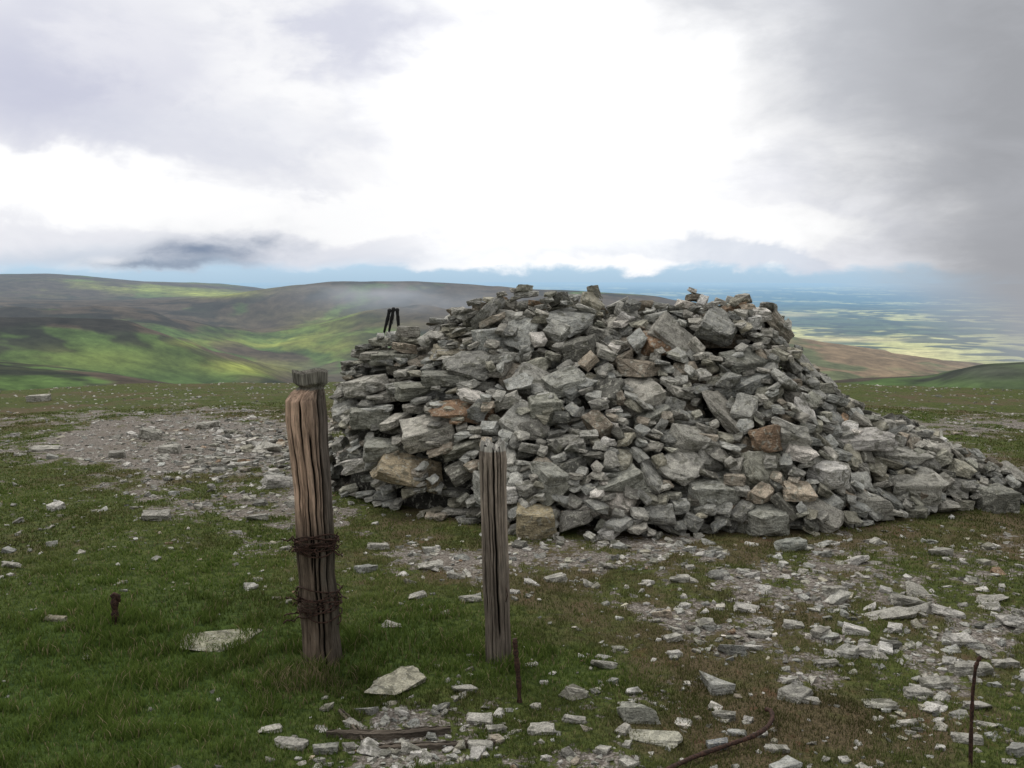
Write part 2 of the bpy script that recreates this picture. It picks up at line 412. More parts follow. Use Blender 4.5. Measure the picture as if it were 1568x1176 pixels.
# ============================================================ CAIRN
crest=[(490,765),(500,690),(506,630),(528,556),(545,538),(600,514),(652,516),(664,494),(680,478),(705,464),(770,449),(850,453),(900,447),(945,458),(1000,458),(1030,450),(1100,456),(1175,456),(1198,480),(1225,537),(1270,577),(1306,612),(1356,648),(1430,664),(1480,688),(1560,730),(1610,775)]
cpx=np.array([c[0] for c in crest],float);cpy=np.array([c[1] for c in crest],float)
ycr=np.interp(cpx,[490,620,700,1190,1300,1600],[7.9,7.9,7.85,7.85,7.6,7.3])
dx,dy,dz=px_dir(cpx,cpy);tt=ycr/dy
cxw=dx*tt;czw=EYE+dz*tt
fpx=[(480,745),(560,770),(640,792),(720,802),(800,822),(950,828),(1100,822),(1250,822),(1400,795),(1500,782),(1640,765)]
fg=np.array([px_ground(a,b) for a,b in fpx])
cs=.025;gx=np.arange(-2.1,4.4,cs);gy=np.arange(5.3,10.6,cs)
GX,GY=np.meshgrid(gx,gy,indexing='ij');GZ=gz(GX,GY)
def target(x,y,gzv):
    c=np.interp(x,cxw,czw,left=-.3,right=-.3);yc=np.interp(x,cxw,ycr)
    yf=np.interp(x,fg[:,0],fg[:,1])
    yb=9.9-.5*np.abs(x-.8)/2.5
    p=np.clip((y-yf)/(yc-yf),0,1);q=np.clip((yb-y)/(yb-yc-.35),0,1)
    ex=np.interp(x,[-1.4,-.6,.3,2,3],[.36,.50,.76,.82,.7])
    hh=(c-gzv)*np.minimum(p**ex,q**.8)
    return np.where((hh>0)&(p>0)&(q>0),hh,0)
HT=target(GX,GY,GZ)
HT=HT+np.where(HT>.15,.08*fbm(GX/.4,GY/.4,90,3),0)
HT=np.clip(HT,0,None)+GZ
rel0=HT-GZ
er=rel0.copy()
for _ in range(8):
    e=np.pad(er,1,'edge')
    er=np.minimum.reduce([e[1:-1,1:-1],e[:-2,1:-1],e[2:,1:-1],e[1:-1,:-2],e[1:-1,2:]])
HC=GZ+np.clip(er*.95-.17,0,None)
core0=HC.copy()
cairn=Pile()
def footprint(var,R,S,x,y):
    pl=var[2]; n=pl[:,:3]/S; n=n@R.T; d=pl[:,3]
    rad=float(np.linalg.norm(S))*1.15
    i0=max(int((x-rad-gx[0])/cs),0);i1=min(int((x+rad-gx[0])/cs)+2,len(gx))
    j0=max(int((y-rad-gy[0])/cs),0);j1=min(int((y+rad-gy[0])/cs)+2,len(gy))
    xx=(gx[i0:i1]-x)[:,None];yy=(gy[j0:j1]-y)[None,:]
    top=np.full((i1-i0,j1-j0),9.);bot=np.full_like(top,-9.);ok=np.ones(top.shape,bool)
    for k_ in range(len(d)):
        q=d[k_]-n[k_,0]*xx-n[k_,1]*yy
        if n[k_,2]>1e-4: top=np.minimum(top,q/n[k_,2])
        elif n[k_,2]<-1e-4: bot=np.maximum(bot,q/n[k_,2])
        else: ok&=q>=0
    ok&=top>bot
    return (slice(i0,i1),slice(j0,j1)),top,bot,ok
def drop(var,R,S,x,y,col,pct=88,over=.06):
    sl_,top,bot,ok=footprint(var,R,S,x,y)
    if ok.sum()<3: return
    gap=(HC[sl_]-bot)[ok];z=np.percentile(gap,pct)
    if (top+z-HT[sl_])[ok].max()>over or (z-gap).mean()>.05: return
    sub=HC[sl_];sub[ok]=np.maximum(sub[ok],(top+z)[ok]);HC[sl_]=sub
    cairn.add(var,R,S,np.array([x,y,z]),col)
fails=0;placed=0
allow=(rel0>.05)
while placed<4800 and fails<1500:
    D=HT-HC
    cand=np.argwhere((D>.04)&allow)
    if len(cand)<30: break
    for rep in range(30):
        pick=cand[RNG.integers(0,len(cand),8)]
        dd=D[pick[:,0],pick[:,1]]*(1)+RNG.random(8)*.05-.25*(HC-GZ)[pick[:,0],pick[:,1]]
        i,j=pick[int(np.argmax(dd))]
        x=gx[i];y=gy[j];defc=HT[i,j]-HC[i,j]
        if defc<.03: continue
        u=RNG.random()
        pbig=.24 if rel0[i,j]<.75 else .17
        Ln=.056+.072*u**1.2 if RNG.random()>pbig else RNG.uniform(.13,.22)
        if rel0[i,j]<.14: Ln=min(Ln,.12)
        if fails>600: Ln=RNG.uniform(.04,.075)
        left=x<-.25
        Wd=Ln*RNG.uniform(.6,.95);Th=Ln*(RNG.uniform(.16,.40) if left else RNG.uniform(.22,.58))
        Th=min(Th,max(.022,defc*.9+.025))
        S=np.array([Ln,Wd,Th])
        var=BIG[RNG.integers(len(BIG))]
        a=4;i0,i1=max(i-a,0),min(i+a,len(gx)-1);j0,j1=max(j-a,0),min(j+a,len(gy)-1)
        sx=(HC[i1,j]-HC[i0,j])/((i1-i0)*cs);sy=(HC[i,j1]-HC[i,j0])/((j1-j0)*cs)
        best=None
        for tr in range(4):
            kk=RNG.uniform(.05,.3) if left else RNG.uniform(.1,.8)
            sg=.10 if left else .22
            nrm=np.array([-sx*kk+RNG.normal(0,sg),-sy*kk+RNG.normal(0,sg),1.])
            hh=math.hypot(nrm[0],nrm[1]);lim=.5 if left else 1.2
            if hh>lim: nrm[:2]*=lim/hh
            R=align(nrm)@rotz(RNG.uniform(0,2*PI))
            xx=x+RNG.normal(0,.02);yy=y+RNG.normal(0,.02)
            sl_,top,bot,ok=footprint(var,R,S,xx,yy)
            if ok.sum()<4: continue
            gap=(HC[sl_]-bot)[ok]
            z=np.percentile(gap,90)
            over=(top+z-HT[sl_])[ok]
            void=(z-gap).mean()
            sc=void+1.2*max(0,np.percentile(over,80)-.03)
            if np.percentile(over,60)>.045 or (rel0[i,j]>1.1 and over.max()>.11): continue
            if best is None or sc<best[0]: best=(sc,R,xx,yy,z,sl_,top,ok)
        if best is None: fails+=1;continue
        sc,R,xx,yy,z,sl_,top,ok=best
        sub=HC[sl_];sub[ok]=np.maximum(sub[ok],(top+z)[ok]);HC[sl_]=sub
        cairn.add(var,R,S,np.array([xx,yy,z]),rock_col(1.0));placed+=1
print('cairn rocks',placed,'fails',fails)
for q in range(160):
    pxx=RNG.uniform(545,1230);yy=np.interp(pxx,[535,1240],[7.9,7.85])+RNG.uniform(-.15,.4)
    xx=float(np.interp(pxx,cpx,cxw))
    Ln=RNG.uniform(.05,.115);S=np.array([Ln,Ln*RNG.uniform(.6,.9),Ln*RNG.uniform(.25,.5)])
    drop(BIG[RNG.integers(len(BIG))],align((RNG.normal(0,.15),RNG.normal(0,.15),1))@rotz(RNG.uniform(0,6.28)),S,xx,yy,rock_col(1.05),over=.085)
def put(pile,px,py,S,col,n=(0,0,1),yaw=0,var=None,sink=.3,depth=None):
    if depth is None:
        x,y,z=px_ground(px,py)
    else:
        a,b,c=[float(v) for v in px_dir(px,py)];t_=depth/b;x,y,z=a*t_,depth,EYE+c*t_
    v=var if var is not None else BIG[RNG.integers(len(BIG))]
    S=np.array(S)
    pile.add(v,align(n)@rotz(yaw),S,np.array([x,y,z+(S[2]*(1-2*sink) if depth is None else 0)]),col)
def surf_depth(px,py):
    a,b,c=[float(v) for v in px_dir(px,py)]
    for t_ in np.arange(5.6,10,.01)/b:
        x,y,z=a*t_,b*t_,EYE+c*t_
        i=int((x-gx[0])/cs);j=int((y-gy[0])/cs)
        if 0<=i<len(gx) and 0<=j<len(gy) and HC[i,j]>=z and HC[i,j]>GZ[i,j]+.03: return b*t_
    return 7.
BR=(.30,.20,.13);TN=(.36,.30,.205);BK=[v for i,v in enumerate(BIG) if i%2==0]
for (px,py,S,col,n,yaw) in [
  (712,632,(.25,.13,.06),BR,(0,-.45,1),.1),(625,722,(.27,.16,.065),TN,(.15,-.3,1),-.1),(1010,527,(.15,.11,.07),BR,(0,-.5,1),.1),
  (1140,560,(.20,.14,.10),(.22,.22,.19),(.2,-.5,1),.5),(835,628,(.11,.10,.10),(.32,.32,.27),(0,-.3,1),.2),(962,490,(.09,.06,.06),(.68,.66,.62),(.5,-.5,1),.9),
  (820,792,(.14,.12,.11),(.34,.29,.19),(0,-.15,1),.1),(1305,677,(.29,.14,.06),(.42,.40,.37),(-.1,-.2,1),-.05),(1270,732,(.12,.10,.10),(.60,.58,.54),(0,-.2,1),.5),
  (690,580,(.22,.13,.045),(.22,.22,.19),(0,-.1,1),0),(600,548,(.20,.14,.05),(.24,.24,.20),(0,-.1,1),.1),(700,540,(.22,.14,.045),(.32,.29,.22),(0,-.2,1),.1),
  (570,640,(.17,.12,.07),(.27,.27,.23),(0,-.1,1),.1),(640,600,(.18,.12,.06),(.25,.25,.21),(0,-.1,1),.2),(590,690,(.17,.13,.07),(.30,.30,.26),(0,-.15,1),0),
  (850,735,(.15,.11,.09),(.32,.32,.28),(.2,-.3,1),.4),(950,742,(.18,.11,.08),(.30,.30,.26),(-.3,-.3,1),.2),
  (1210,680,(.12,.10,.13),(.36,.35,.31),(.3,-.5,1),0),(1060,680,(.16,.11,.10),(.34,.33,.29),(.3,-.4,1),.3),(1000,640,(.14,.10,.08),(.30,.30,.26),(-.2,-.4,1),.5),
  (760,750,(.15,.12,.09),(.30,.30,.27),(.1,-.2,1),.2),(1090,760,(.17,.13,.10),(.33,.33,.29),(.1,-.2,1),.2),(1170,790,(.14,.12,.10),(.30,.30,.26),(0,-.2,1),.4),
  (1400,750,(.20,.14,.08),(.33,.32,.28),(0,-.2,1),0),(1380,700,(.24,.13,.06),(.36,.35,.31),(.1,-.2,1),.1),(1330,770,(.16,.13,.09),(.33,.32,.28),(.1,-.2,1),.3),(1525,755,(.13,.11,.10),(.22,.22,.19),(0,-.1,1),.3),
  (1165,482,(.08,.07,.05),(.6,.57,.52),(0,-.2,1),.1),(865,590,(.15,.12,.08),(.36,.36,.32),(-.2,-.5,1),.3)]:
    dpt=surf_depth(px,py) if py<785 and px<1500 else None
    put(cairn,px,py if dpt else py+26,S,col,n,yaw,var=BK[RNG.integers(len(BK))],depth=(dpt+.05) if dpt else None,sink=.18)
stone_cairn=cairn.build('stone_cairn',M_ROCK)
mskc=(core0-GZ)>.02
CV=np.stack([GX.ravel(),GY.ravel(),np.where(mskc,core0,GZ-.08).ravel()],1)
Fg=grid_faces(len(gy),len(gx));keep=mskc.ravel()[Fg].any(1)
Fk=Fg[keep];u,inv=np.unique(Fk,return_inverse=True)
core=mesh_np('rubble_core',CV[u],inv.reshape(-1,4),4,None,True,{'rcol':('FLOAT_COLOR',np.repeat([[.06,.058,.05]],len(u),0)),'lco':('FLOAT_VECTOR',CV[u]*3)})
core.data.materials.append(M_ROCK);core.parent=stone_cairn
# ============================================================ SCATTERED STONES
sc_=Pile()
N=150000
rr_=np.exp(RNG.uniform(math.log(2.4),math.log(30),N));aa=RNG.uniform(-.62,.62,N)
sx_=rr_*np.sin(aa);sy_=rr_*np.cos(aa);sz_=gz(sx_,sy_)
gm,bm_,lm,ppx,ppy=masks(sx_,sy_,sz_)
ii=np.clip(((sx_-gx[0])/cs).astype(int),0,len(gx)-1);jj=np.clip(((sy_-gy[0])/cs).astype(int),0,len(gy)-1)
inside=((sx_>gx[0])&(sx_<gx[-1])&(sy_>gy[0])&(sy_<gy[-1])&((HC-GZ)[ii,jj]>.06))
clump=fbm(sx_/.35,sy_/.35,95,3)
prob=.04+.42*sst(.60,.2,gm)+.16*sst(.05,.5,clump)*(1-lm)
prob*=np.where(lm>.55,.05,1)
prob+=.35*gauss(ppx,ppy,390,695,140,55)+.03*gauss(ppx,ppy,1300,960,300,120)
ok=(RNG.random(N)<prob*.58)&(~inside)
sel=np.where(ok)[0]
siz=np.exp(RNG.normal(math.log(.0112),.60,N))
siz*=1+1.8*np.exp(-((ppx-390)/160)**2-((ppy-695)/45)**2)+.4*gauss(ppx,ppy,1350,980,300,120)+.6*gauss(ppx,ppy,1150,840,450,22)
siz=np.clip(siz,.005,.075);siz=np.maximum(siz,rr_*.0012)
ex=.06
nxs=-(gz(sx_+ex,sy_)-gz(sx_-ex,sy_))/(2*ex);nys=-(gz(sx_,sy_+ex)-gz(sx_,sy_-ex))/(2*ex)
for i in sel:
    s_=siz[i];S=np.array([s_,s_*RNG.uniform(.55,.95),s_*RNG.uniform(.28,.6)])
    var=MID[RNG.integers(len(MID))] if s_*10/rr_[i]>.05 else SML[RNG.integers(len(SML))]
    R=align((nxs[i]+RNG.normal(0,.2),nys[i]+RNG.normal(0,.2),1))@rotz(RNG.uniform(0,6.28))
    c=rock_col(1.05)
    if RNG.random()<.22: c=np.array([.54,.52,.48])*RNG.uniform(.8,1.1)
    sc_.add(var,R,S,np.array([sx_[i],sy_[i],sz_[i]+S[2]*.12]),c)
print('scatter',len(sel))
LG=(.40,.385,.34)
for (px,py,w,hr,col) in [(240,795,50,.3,LG),(15,868,34,.35,LG),(340,982,130,.05,(.36,.35,.26)),(85,950,34,.25,(.35,.32,.24)),(1210,842,50,.5,(.34,.35,.31)),
   (1390,925,46,.3,LG),(1490,1030,60,.3,LG),(1435,1050,50,.3,LG),(710,1060,38,.35,LG),(1110,1100,34,.45,LG),(1100,1146,34,.5,(.33,.34,.34)),
   (1265,1020,40,.3,LG),(925,1022,42,.3,(.35,.34,.3)),(1280,910,40,.4,LG),(1145,935,45,.25,(.5,.48,.44)),(1080,958,40,.3,LG),(1215,960,36,.3,LG),(1345,1080,50,.15,(.35,.34,.29)),
   (1405,1065,46,.3,LG),(1520,920,50,.2,LG),(1450,940,46,.25,(.5,.48,.44)),(1470,985,46,.3,(.5,.48,.44)),(445,1142,52,.25,LG),(415,1120,36,.25,LG),(545,1112,36,.3,LG),(500,1150,40,.3,(.25,.25,.22)),
   (735,1105,46,.25,LG),(760,1120,32,.35,LG),(880,1105,36,.3,LG),(980,1100,66,.5,(.34,.34,.29)),(1005,1132,84,.12,(.38,.37,.30)),(830,1120,46,.25,LG),(735,1145,38,.35,LG),(1190,1150,36,.3,LG),(1480,1135,40,.35,LG),
   (600,960,34,.3,LG),(720,920,34,.3,LG),(640,915,30,.3,LG),(580,840,36,.3,LG),(1170,820,34,.4,LG),(660,870,40,.3,LG),(850,890,36,.35,LG),(1440,850,34,.4,LG),(60,614,34,.35,LG),(80,586,54,.25,(.36,.36,.31)),
   (230,672,40,.5,(.32,.31,.27)),(180,700,28,.45,LG),(318,655,40,.3,LG),(260,692,38,.35,LG),(430,745,60,.35,(.5,.48,.44)),(410,690,50,.35,LG),(470,715,50,.35,LG),(460,775,40,.35,LG),(395,795,34,.3,LG),(70,690,40,.2,LG),
   (1355,945,84,.10,LG),(1030,980,30,.35,LG),(1160,975,44,.25,LG),(1320,1000,34,.3,LG),(1500,1085,44,.25,LG),(1390,1110,30,.3,LG),(1240,1075,30,.3,LG),(1040,890,38,.3,LG),(930,870,34,.35,LG),(1540,1020,38,.3,LG),(700,885,30,.3,LG)]:
    x,y,z=px_ground(px,py);dist=math.sqrt(x*x+y*y+2.4);s_=w/2*dist/F
    put(sc_,px,py,(s_,s_*RNG.uniform(.38,.6),s_*hr*1.1),np.array(col)*RNG.uniform(.85,1.1),(RNG.normal(0,.1),RNG.normal(0,.1)-.05,1),RNG.uniform(-.35,.35),sink=.32)
put(sc_,608,1054,(.165,.085,.020),(.42,.40,.31),(.04,-.14,1),1.05,var=BIG[7],sink=.15)
scattered=sc_.build('scattered_stones',M_ROCK)
# ============================================================ GRASS
def blades(N,rmin,rmax,seed):
    rg=np.random.default_rng(seed)
    r=np.exp(rg.uniform(math.log(rmin),math.log(rmax),N));a=rg.uniform(-.60,.60,N)
    x=r*np.sin(a);y=r*np.cos(a);z=gz(x,y);gm,br,lu,px,py=masks(x,y,z)
    ins=((x>gx[0])&(x<gx[-1])&(y>gy[0])&(y<gy[-1]))
    i_=np.clip(((x-gx[0])/cs).astype(int),0,len(gx)-1);j_=np.clip(((y-gy[0])/cs).astype(int),0,len(gy)-1)
    ins&=(HC-GZ)[i_,j_]>.05
    tuft=sst(-.1,.45,fbm(x/.12,y/.12,120,2))
    p=sst(.38,.60,gm)*(.4+.6*tuft)
    ok=(rg.random(N)<p)&~ins
    x,y,z,r,lu,br,px,py,tuft=[v[ok] for v in (x,y,z,r,lu,br,px,py,tuft)]
    n=len(x)
    h=(.008+.013*rg.random(n))*(1-lu)+lu*(.020+.030*rg.random(n))*(.6+.6*tuft)
    ext=1.2*gauss(px,py,600,985,70,25)+1.1*gauss(px,py,480,1030,60,25)+1.1*gauss(px,py,780,1015,60,18)+.5*gauss(px,py,180,960,40,18)
    h*=1+ext
    w=np.maximum(.0011,r*.00042)*rg.uniform(.7,1.4,n)
    th=rg.uniform(0,2*PI,n);lean=rg.uniform(.2,.95,n)*h;lt=rg.uniform(0,2*PI,n)
    cx,sx=np.cos(th)*w,np.sin(th)*w;lx,ly=np.cos(lt)*lean,np.sin(lt)*lean
    P=np.empty((n,5,3))
    P[:,0]=np.stack([x-cx,y-sx,z-.004],1);P[:,1]=np.stack([x+cx,y+sx,z-.004],1)
    P[:,2]=np.stack([x+cx*.8+lx*.35,y+sx*.8+ly*.35,z+h*.6],1);P[:,3]=np.stack([x-cx*.8+lx*.35,y-sx*.8+ly*.35,z+h*.6],1)
    P[:,4]=np.stack([x+lx,y+ly,z+h],1)
    b=np.arange(n)[:,None]*5
    T=np.concatenate([b+np.array([[0,1,2]]),b+np.array([[0,2,3]]),b+np.array([[3,2,4]])])
    u=rg.random(n)[:,None];base=np.array([[.070,.118,.024]])*(1-u)+np.array([[.140,.190,.046]])*u
    dry=np.array([[.175,.148,.078]])
    f=np.clip((br+fbm(x/.4,y/.4,130,3)*.5)*(1-.8*lu),0,.85)[:,None]
    c=base*(1-f)+dry*f*rg.uniform(.6,1.2,(n,1))
    straw=(rg.random(n)<(.08+.45*gauss(px,py,470,1045,70,25)))[:,None]
    c=np.where(straw,np.array([[.32,.27,.155]])*rg.uniform(.6,1.1,(n,1)),c)
    big=fbm(x/.6,y/.6,140,3)[:,None]
    c=c*(1+.55*big)
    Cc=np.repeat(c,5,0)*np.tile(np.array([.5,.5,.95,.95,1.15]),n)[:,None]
    return P.reshape(-1,3),T,Cc
P1,T1,C1=blades(640000,2.4,16,1)
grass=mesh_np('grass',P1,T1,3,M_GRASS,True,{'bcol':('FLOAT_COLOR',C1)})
print('blades',len(P1)//5)
# ============================================================ TUBES / POSTS
def tube_data(pts,rad,ns=8):
    pts=[Vector(p) for p in pts];V=[];Fc=[]
    up=Vector((.3,.2,1)).normalized()
    for i,p in enumerate(pts):
        d=(pts[min(i+1,len(pts)-1)]-pts[max(i-1,0)]).normalized()
        a=d.cross(up)
        if a.length<.05:a=d.cross(Vector((1,0,0)))
        a.normalize();b=d.cross(a)
        r_=rad[i] if isinstance(rad,(list,tuple)) else rad
        for k_ in range(ns):
            t_=2*PI*k_/ns;V.append(p+a*math.cos(t_)*r_+b*math.sin(t_)*r_)
    for i in range(len(pts)-1):
        for k_ in range(ns):
            q=(k_+1)%ns;Fc.append((i*ns+k_,i*ns+q,(i+1)*ns+q,(i+1)*ns+k_))
    Fc.append(tuple(range(ns))[::-1]);Fc.append(tuple((len(pts)-1)*ns+k_ for k_ in range(ns)))
    return V,Fc
def tubes(name,lst,mat,parent=None,ns=8):
    V=[];Fc=[]
    for pts,rad in lst:
        v,f=tube_data(pts,rad,ns);o=len(V);V+=v;Fc+=[tuple(i+o for i in q) for q in f]
    me=bpy.data.meshes.new(name);me.from_pydata([tuple(v) for v in V],[],Fc);me.materials.append(mat)
    for p in me.polygons:p.use_smooth=True
    ob=bpy.data.objects.new(name,me);scene.collection.objects.link(ob)
    if parent:ob.parent=parent
    return ob
def post(name,Y,cl,tone_fn,seed,cracks,topfn,rot=.3,power=5,capdrop=.02):
    rd=random.Random(seed)
    rows=[]
    for py,cx_,w in cl:
        a,b,c=[float(v) for v in px_dir(cx_,py)];t_=Y/b
        rows.append((EYE+c*t_,a*t_,w/2*math.sqrt(b*b+c*c)/F*t_*1.0))
    rows.sort();zs=np.array([q[0] for q in rows]);xs=np.array([q[1] for q in rows]);ws=np.array([q[2] for q in rows])
    nt_,nz=160,260
    z0,z1=zs[0]-.12,zs[-1];V=[];CR=[];TO=[];LC=[]
    th=np.linspace(0,2*PI,nt_,endpoint=False)
    for i in range(nz):
        t_=i/(nz-1)
        z=z0+(z1-z0)*t_
        xc=np.interp(z,zs,xs);w=np.interp(z,zs,ws)
        ct=np.cos(th+rot);st=np.sin(th+rot)
        r_=1/((np.abs(ct)**power+np.abs(st)**power)**(1/power))*.93
        r_=r_*(1+.08*fbm(np.cos(th)*2+seed,np.sin(th)*2+z*1.6,seed,3)+.07*fbm(np.cos(th)*9,np.sin(th)*9+z*1.5,seed+3,3))
        cr=np.zeros(nt_)
        for (tc,wd,dp,za,zb,wob) in cracks:
            c0=tc+wob*math.sin(z*2.6+tc*3)+.022*math.sin(z*21+tc)+.012*math.sin(z*55+tc*2)
            dd=np.angle(np.exp(1j*(th-c0)))
            am=dp*float(sst(za-.08,za+.08,np.array(z)))*float(sst(zb+.08,zb-.08,np.array(z)))*(.75+.35*math.sin(z*9+tc*5))
            gz_=np.exp(-(dd/wd)**2);r_=r_-am*gz_;cr=np.maximum(cr,np.clip(am*5.5,0,1)*gz_)
        zz=z-topfn(th)*float(sst(.86,1.0,np.array(t_)))*1.0
        xx=xc+w*r_*np.cos(th);yy=Y+w*r_*np.sin(th)
        for k_ in range(nt_):
            V.append((xx[k_],yy[k_],zz[k_]));CR.append(cr[k_])
            LC.append((xx[k_]-xc,yy[k_]-Y,zz[k_]+seed));TO.append(tone_fn(zz[k_],th[k_],(z1-zz[k_])))
    Fc=[]
    for i in range(nz-1):
        for k_ in range(nt_):
            q=(k_+1)%nt_;Fc.append((i*nt_+k_,i*nt_+q,(i+1)*nt_+q,(i+1)*nt_+k_))
    last=(nz-1)*nt_;xc=float(xs[-1])
    prev=last
    for f in(.75,.45,.15):
        st_=len(V)
        for k_ in range(nt_):
            vx,vy,vz=V[last+k_]
            V.append((xc+(vx-xc)*f,Y+(vy-Y)*f,vz-capdrop*(1-f)+.004*rd.uniform(-1,1)));CR.append(.25*rd.random());TO.append(tone_fn(vz,th[k_],0));LC.append((V[-1][0]-xc,V[-1][1]-Y,V[-1][2]*6))
        for k_ in range(nt_):
            q=(k_+1)%nt_;Fc.append((prev+k_,prev+q,st_+q,st_+k_))
        prev=st_
    Fc.append(tuple(prev+k_ for k_ in range(nt_)))
    me=bpy.data.meshes.new(name);me.from_pydata(V,[],Fc);me.materials.append(M_WOOD)
    for p in me.polygons:p.use_smooth=True
    a=me.attributes.new('crack','FLOAT','POINT');a.data.foreach_set('value',np.array(CR,np.float32))
    a=me.attributes.new('tone','FLOAT_COLOR','POINT');TO=np.array(TO,np.float32);a.data.foreach_set('color',np.concatenate([TO,np.ones((len(TO),1),np.float32)],1).ravel())
    a=me.attributes.new('lco','FLOAT_VECTOR','POINT');a.data.foreach_set('vector',np.array(LC,np.float32).ravel())
    ob=bpy.data.objects.new(name,me);scene.collection.objects.link(ob);return ob
YL=px_ground(492,1008)[1];YR=px_ground(762,1012)[1]
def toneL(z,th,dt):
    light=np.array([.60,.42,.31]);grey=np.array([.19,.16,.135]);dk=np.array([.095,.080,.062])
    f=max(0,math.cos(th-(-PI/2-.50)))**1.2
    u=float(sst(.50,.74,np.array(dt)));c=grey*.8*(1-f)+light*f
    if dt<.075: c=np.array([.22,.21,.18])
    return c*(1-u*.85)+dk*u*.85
def toneR(z,th,dt):
    c=np.array([.34,.285,.235])
    if dt<.045: c=np.array([.56,.54,.49])
    u=float(sst(.35,.75,np.array(dt)));return c*(1-.5*u)
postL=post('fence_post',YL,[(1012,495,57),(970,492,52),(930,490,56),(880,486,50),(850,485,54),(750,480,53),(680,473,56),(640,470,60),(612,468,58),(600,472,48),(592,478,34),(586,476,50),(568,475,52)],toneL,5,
  [(-PI/2-.15,.06,.24,.35,1.05,.05),(-PI/2+.35,.055,.30,-.1,.9,.04),(-PI/2-.75,.045,.16,.55,1.1,.03),(-PI/2+.05,.06,.26,-.1,.5,.05),(-PI/2+.85,.11,.32,.1,1.1,.03),(.3,.06,.2,0,1,.05),(2.2,.06,.25,0,1,.05),(-PI/2-1.0,.05,.2,-.1,.5,.04),(-PI/2-.4,.035,.13,.1,.8,.03),(-PI/2+.6,.035,.16,.4,1.1,.03),(-PI/2-.55,.03,.12,.3,.7,.05)],
  lambda th:.006*np.sin(th*3+1),rot=.25,power=4)
postR=post('fence_post',YR,[(1015,764,37),(950,762,35),(900,760,38),(800,757,38),(740,755,39),(700,755,41),(673,755,36)],toneR,9,
  [(-PI/2+.1,.09,.42,.1,1.0,.06),(-PI/2-.5,.05,.22,-.1,.8,.04),(-PI/2+.7,.06,.26,.0,1.0,.03),(-PI/2-.95,.06,.22,.2,1.0,.03),(0.6,.06,.2,0,1,.05),(2.5,.06,.3,0,1,.05),(-PI/2-.2,.04,.18,-.1,.6,.04),(-PI/2+.4,.035,.18,.3,1.0,.03)],
  lambda th:.032*np.exp(-(np.angle(np.exp(1j*(th+PI/2-.1)))/.35)**2)+.013*(1+np.sin(th*5+.5)),rot=.6,power=3,capdrop=.03)
def ptpost(px,py,Y): 
    a,b,c=[float(v) for v in px_dir(px,py)];t_=Y/b;return a*t_,EYE+c*t_
wl=[]
for (pyc,cxp,turns,spread,nst) in [(832,484,3,.016,4),(916,489,2,.040,4)]:
    for w_ in range(nst):
        xc,zc=ptpost(cxp,pyc,YL);pts=[]
        ph=random.uniform(0,6.28);p2=random.uniform(0,6.28);p3=random.uniform(0,6.28)
        tl=random.uniform(-.03,.03);zo=random.uniform(-1,1)*spread
        for i in range(turns*28+random.randint(0,20)):
            a=i/28*2*PI+ph
            rr0=.080+.010*abs(math.sin(a*.8+p2))+.006*math.sin(a*3.3+p3)+random.uniform(-.001,.001)
            zz=zc+zo+spread*.7*math.sin(a*.43+p2)+tl*math.cos(a+p3)+.010*math.sin(a*1.7+p3)
            pts.append((xc+rr0*math.cos(a),YL+rr0*math.sin(a),zz))
        # loose end curling away
        for i in range(10):
            p=pts[-1];s=1 if p[0]>xc else -1
            pts.append((p[0]+s*random.uniform(.001,.010),p[1]-random.uniform(-.003,.007),p[2]+random.uniform(-.009,.008)))
        wl.append((pts,.0031))
    for s in(-1,1):
        for rep in range(4):
            x0=xc+s*.070;pts=[(x0,YL-.035,zc+random.uniform(-.02,.02))];dzv=random.uniform(-.004,.006)
            for i in range(random.randint(6,15)):
                p=pts[-1];pts.append((p[0]+s*random.uniform(-.004,.0095),p[1]-random.uniform(-.006,.006),p[2]+dzv+random.uniform(-.007,.007)))
            wl.append((pts,.0026))
    for b in range(16):
        a=random.uniform(-PI,0);x0=xc+.088*math.cos(a);y0=YL+.088*math.sin(a);z0=zc+random.uniform(-1.3,1.3)*spread
        wl.append(([(x0,y0,z0),(x0+random.uniform(-.02,.02),y0-.012,z0+random.uniform(-.02,.02)),(x0+random.uniform(-.03,.03),y0-.01,z0+random.uniform(-.03,.03))],.0022))
tubes('barbed_wire_wrap',wl,M_RUST,postL,6)
xc,zc=ptpost(768,905,YR)
tubes('wire_staple',[([(xc+.02,YR-.05,zc+.03),(xc+.025,YR-.058,zc),(xc+.018,YR-.05,zc-.03)],.002)],M_RUST,postR,6)
def stake(name,pts_px,base,rad,nz=14):
    x,y,z=px_ground(*base);pts=[]
    for (px,py) in pts_px:
        a,zz=ptpost(px,py,y);pts.append((a,y+random.uniform(-.004,.004),zz))
    q=[];R=[]
    for i in range(len(pts)-1):
        for k_ in range(8):
            t_=k_/8;q.append(tuple(pts[i][m_]*(1-t_)+pts[i+1][m_]*t_ for m_ in range(3)));R.append(rad*random.uniform(.75,1.25))
    q.append(pts[-1]);R.append(rad*.9)
    return tubes(name,[(q,R)],M_RUST)
stake('iron_stake',[(796,1085),(794,1040),(790,1000),(788,978)],(796,1075),.0095)
stake('iron_stake',[(1486,1200),(1487,1120),(1490,1060),(1494,1020),(1501,1004)],(1486,1172),.0062)
st=stake('iron_stake',[(177,965),(176,940),(175,912)],(177,955),.0165)
x,y,z=px_ground(177,955);a,zz=ptpost(175,912,y)
tubes('stake_head',[([(a-.014,y-.01,zz-.004),(a,y,zz+.008),(a+.02,y,zz-.002),(a+.022,y,zz-.03)],[.009,.010,.010,.007])],M_RUST,st)
pp=[];
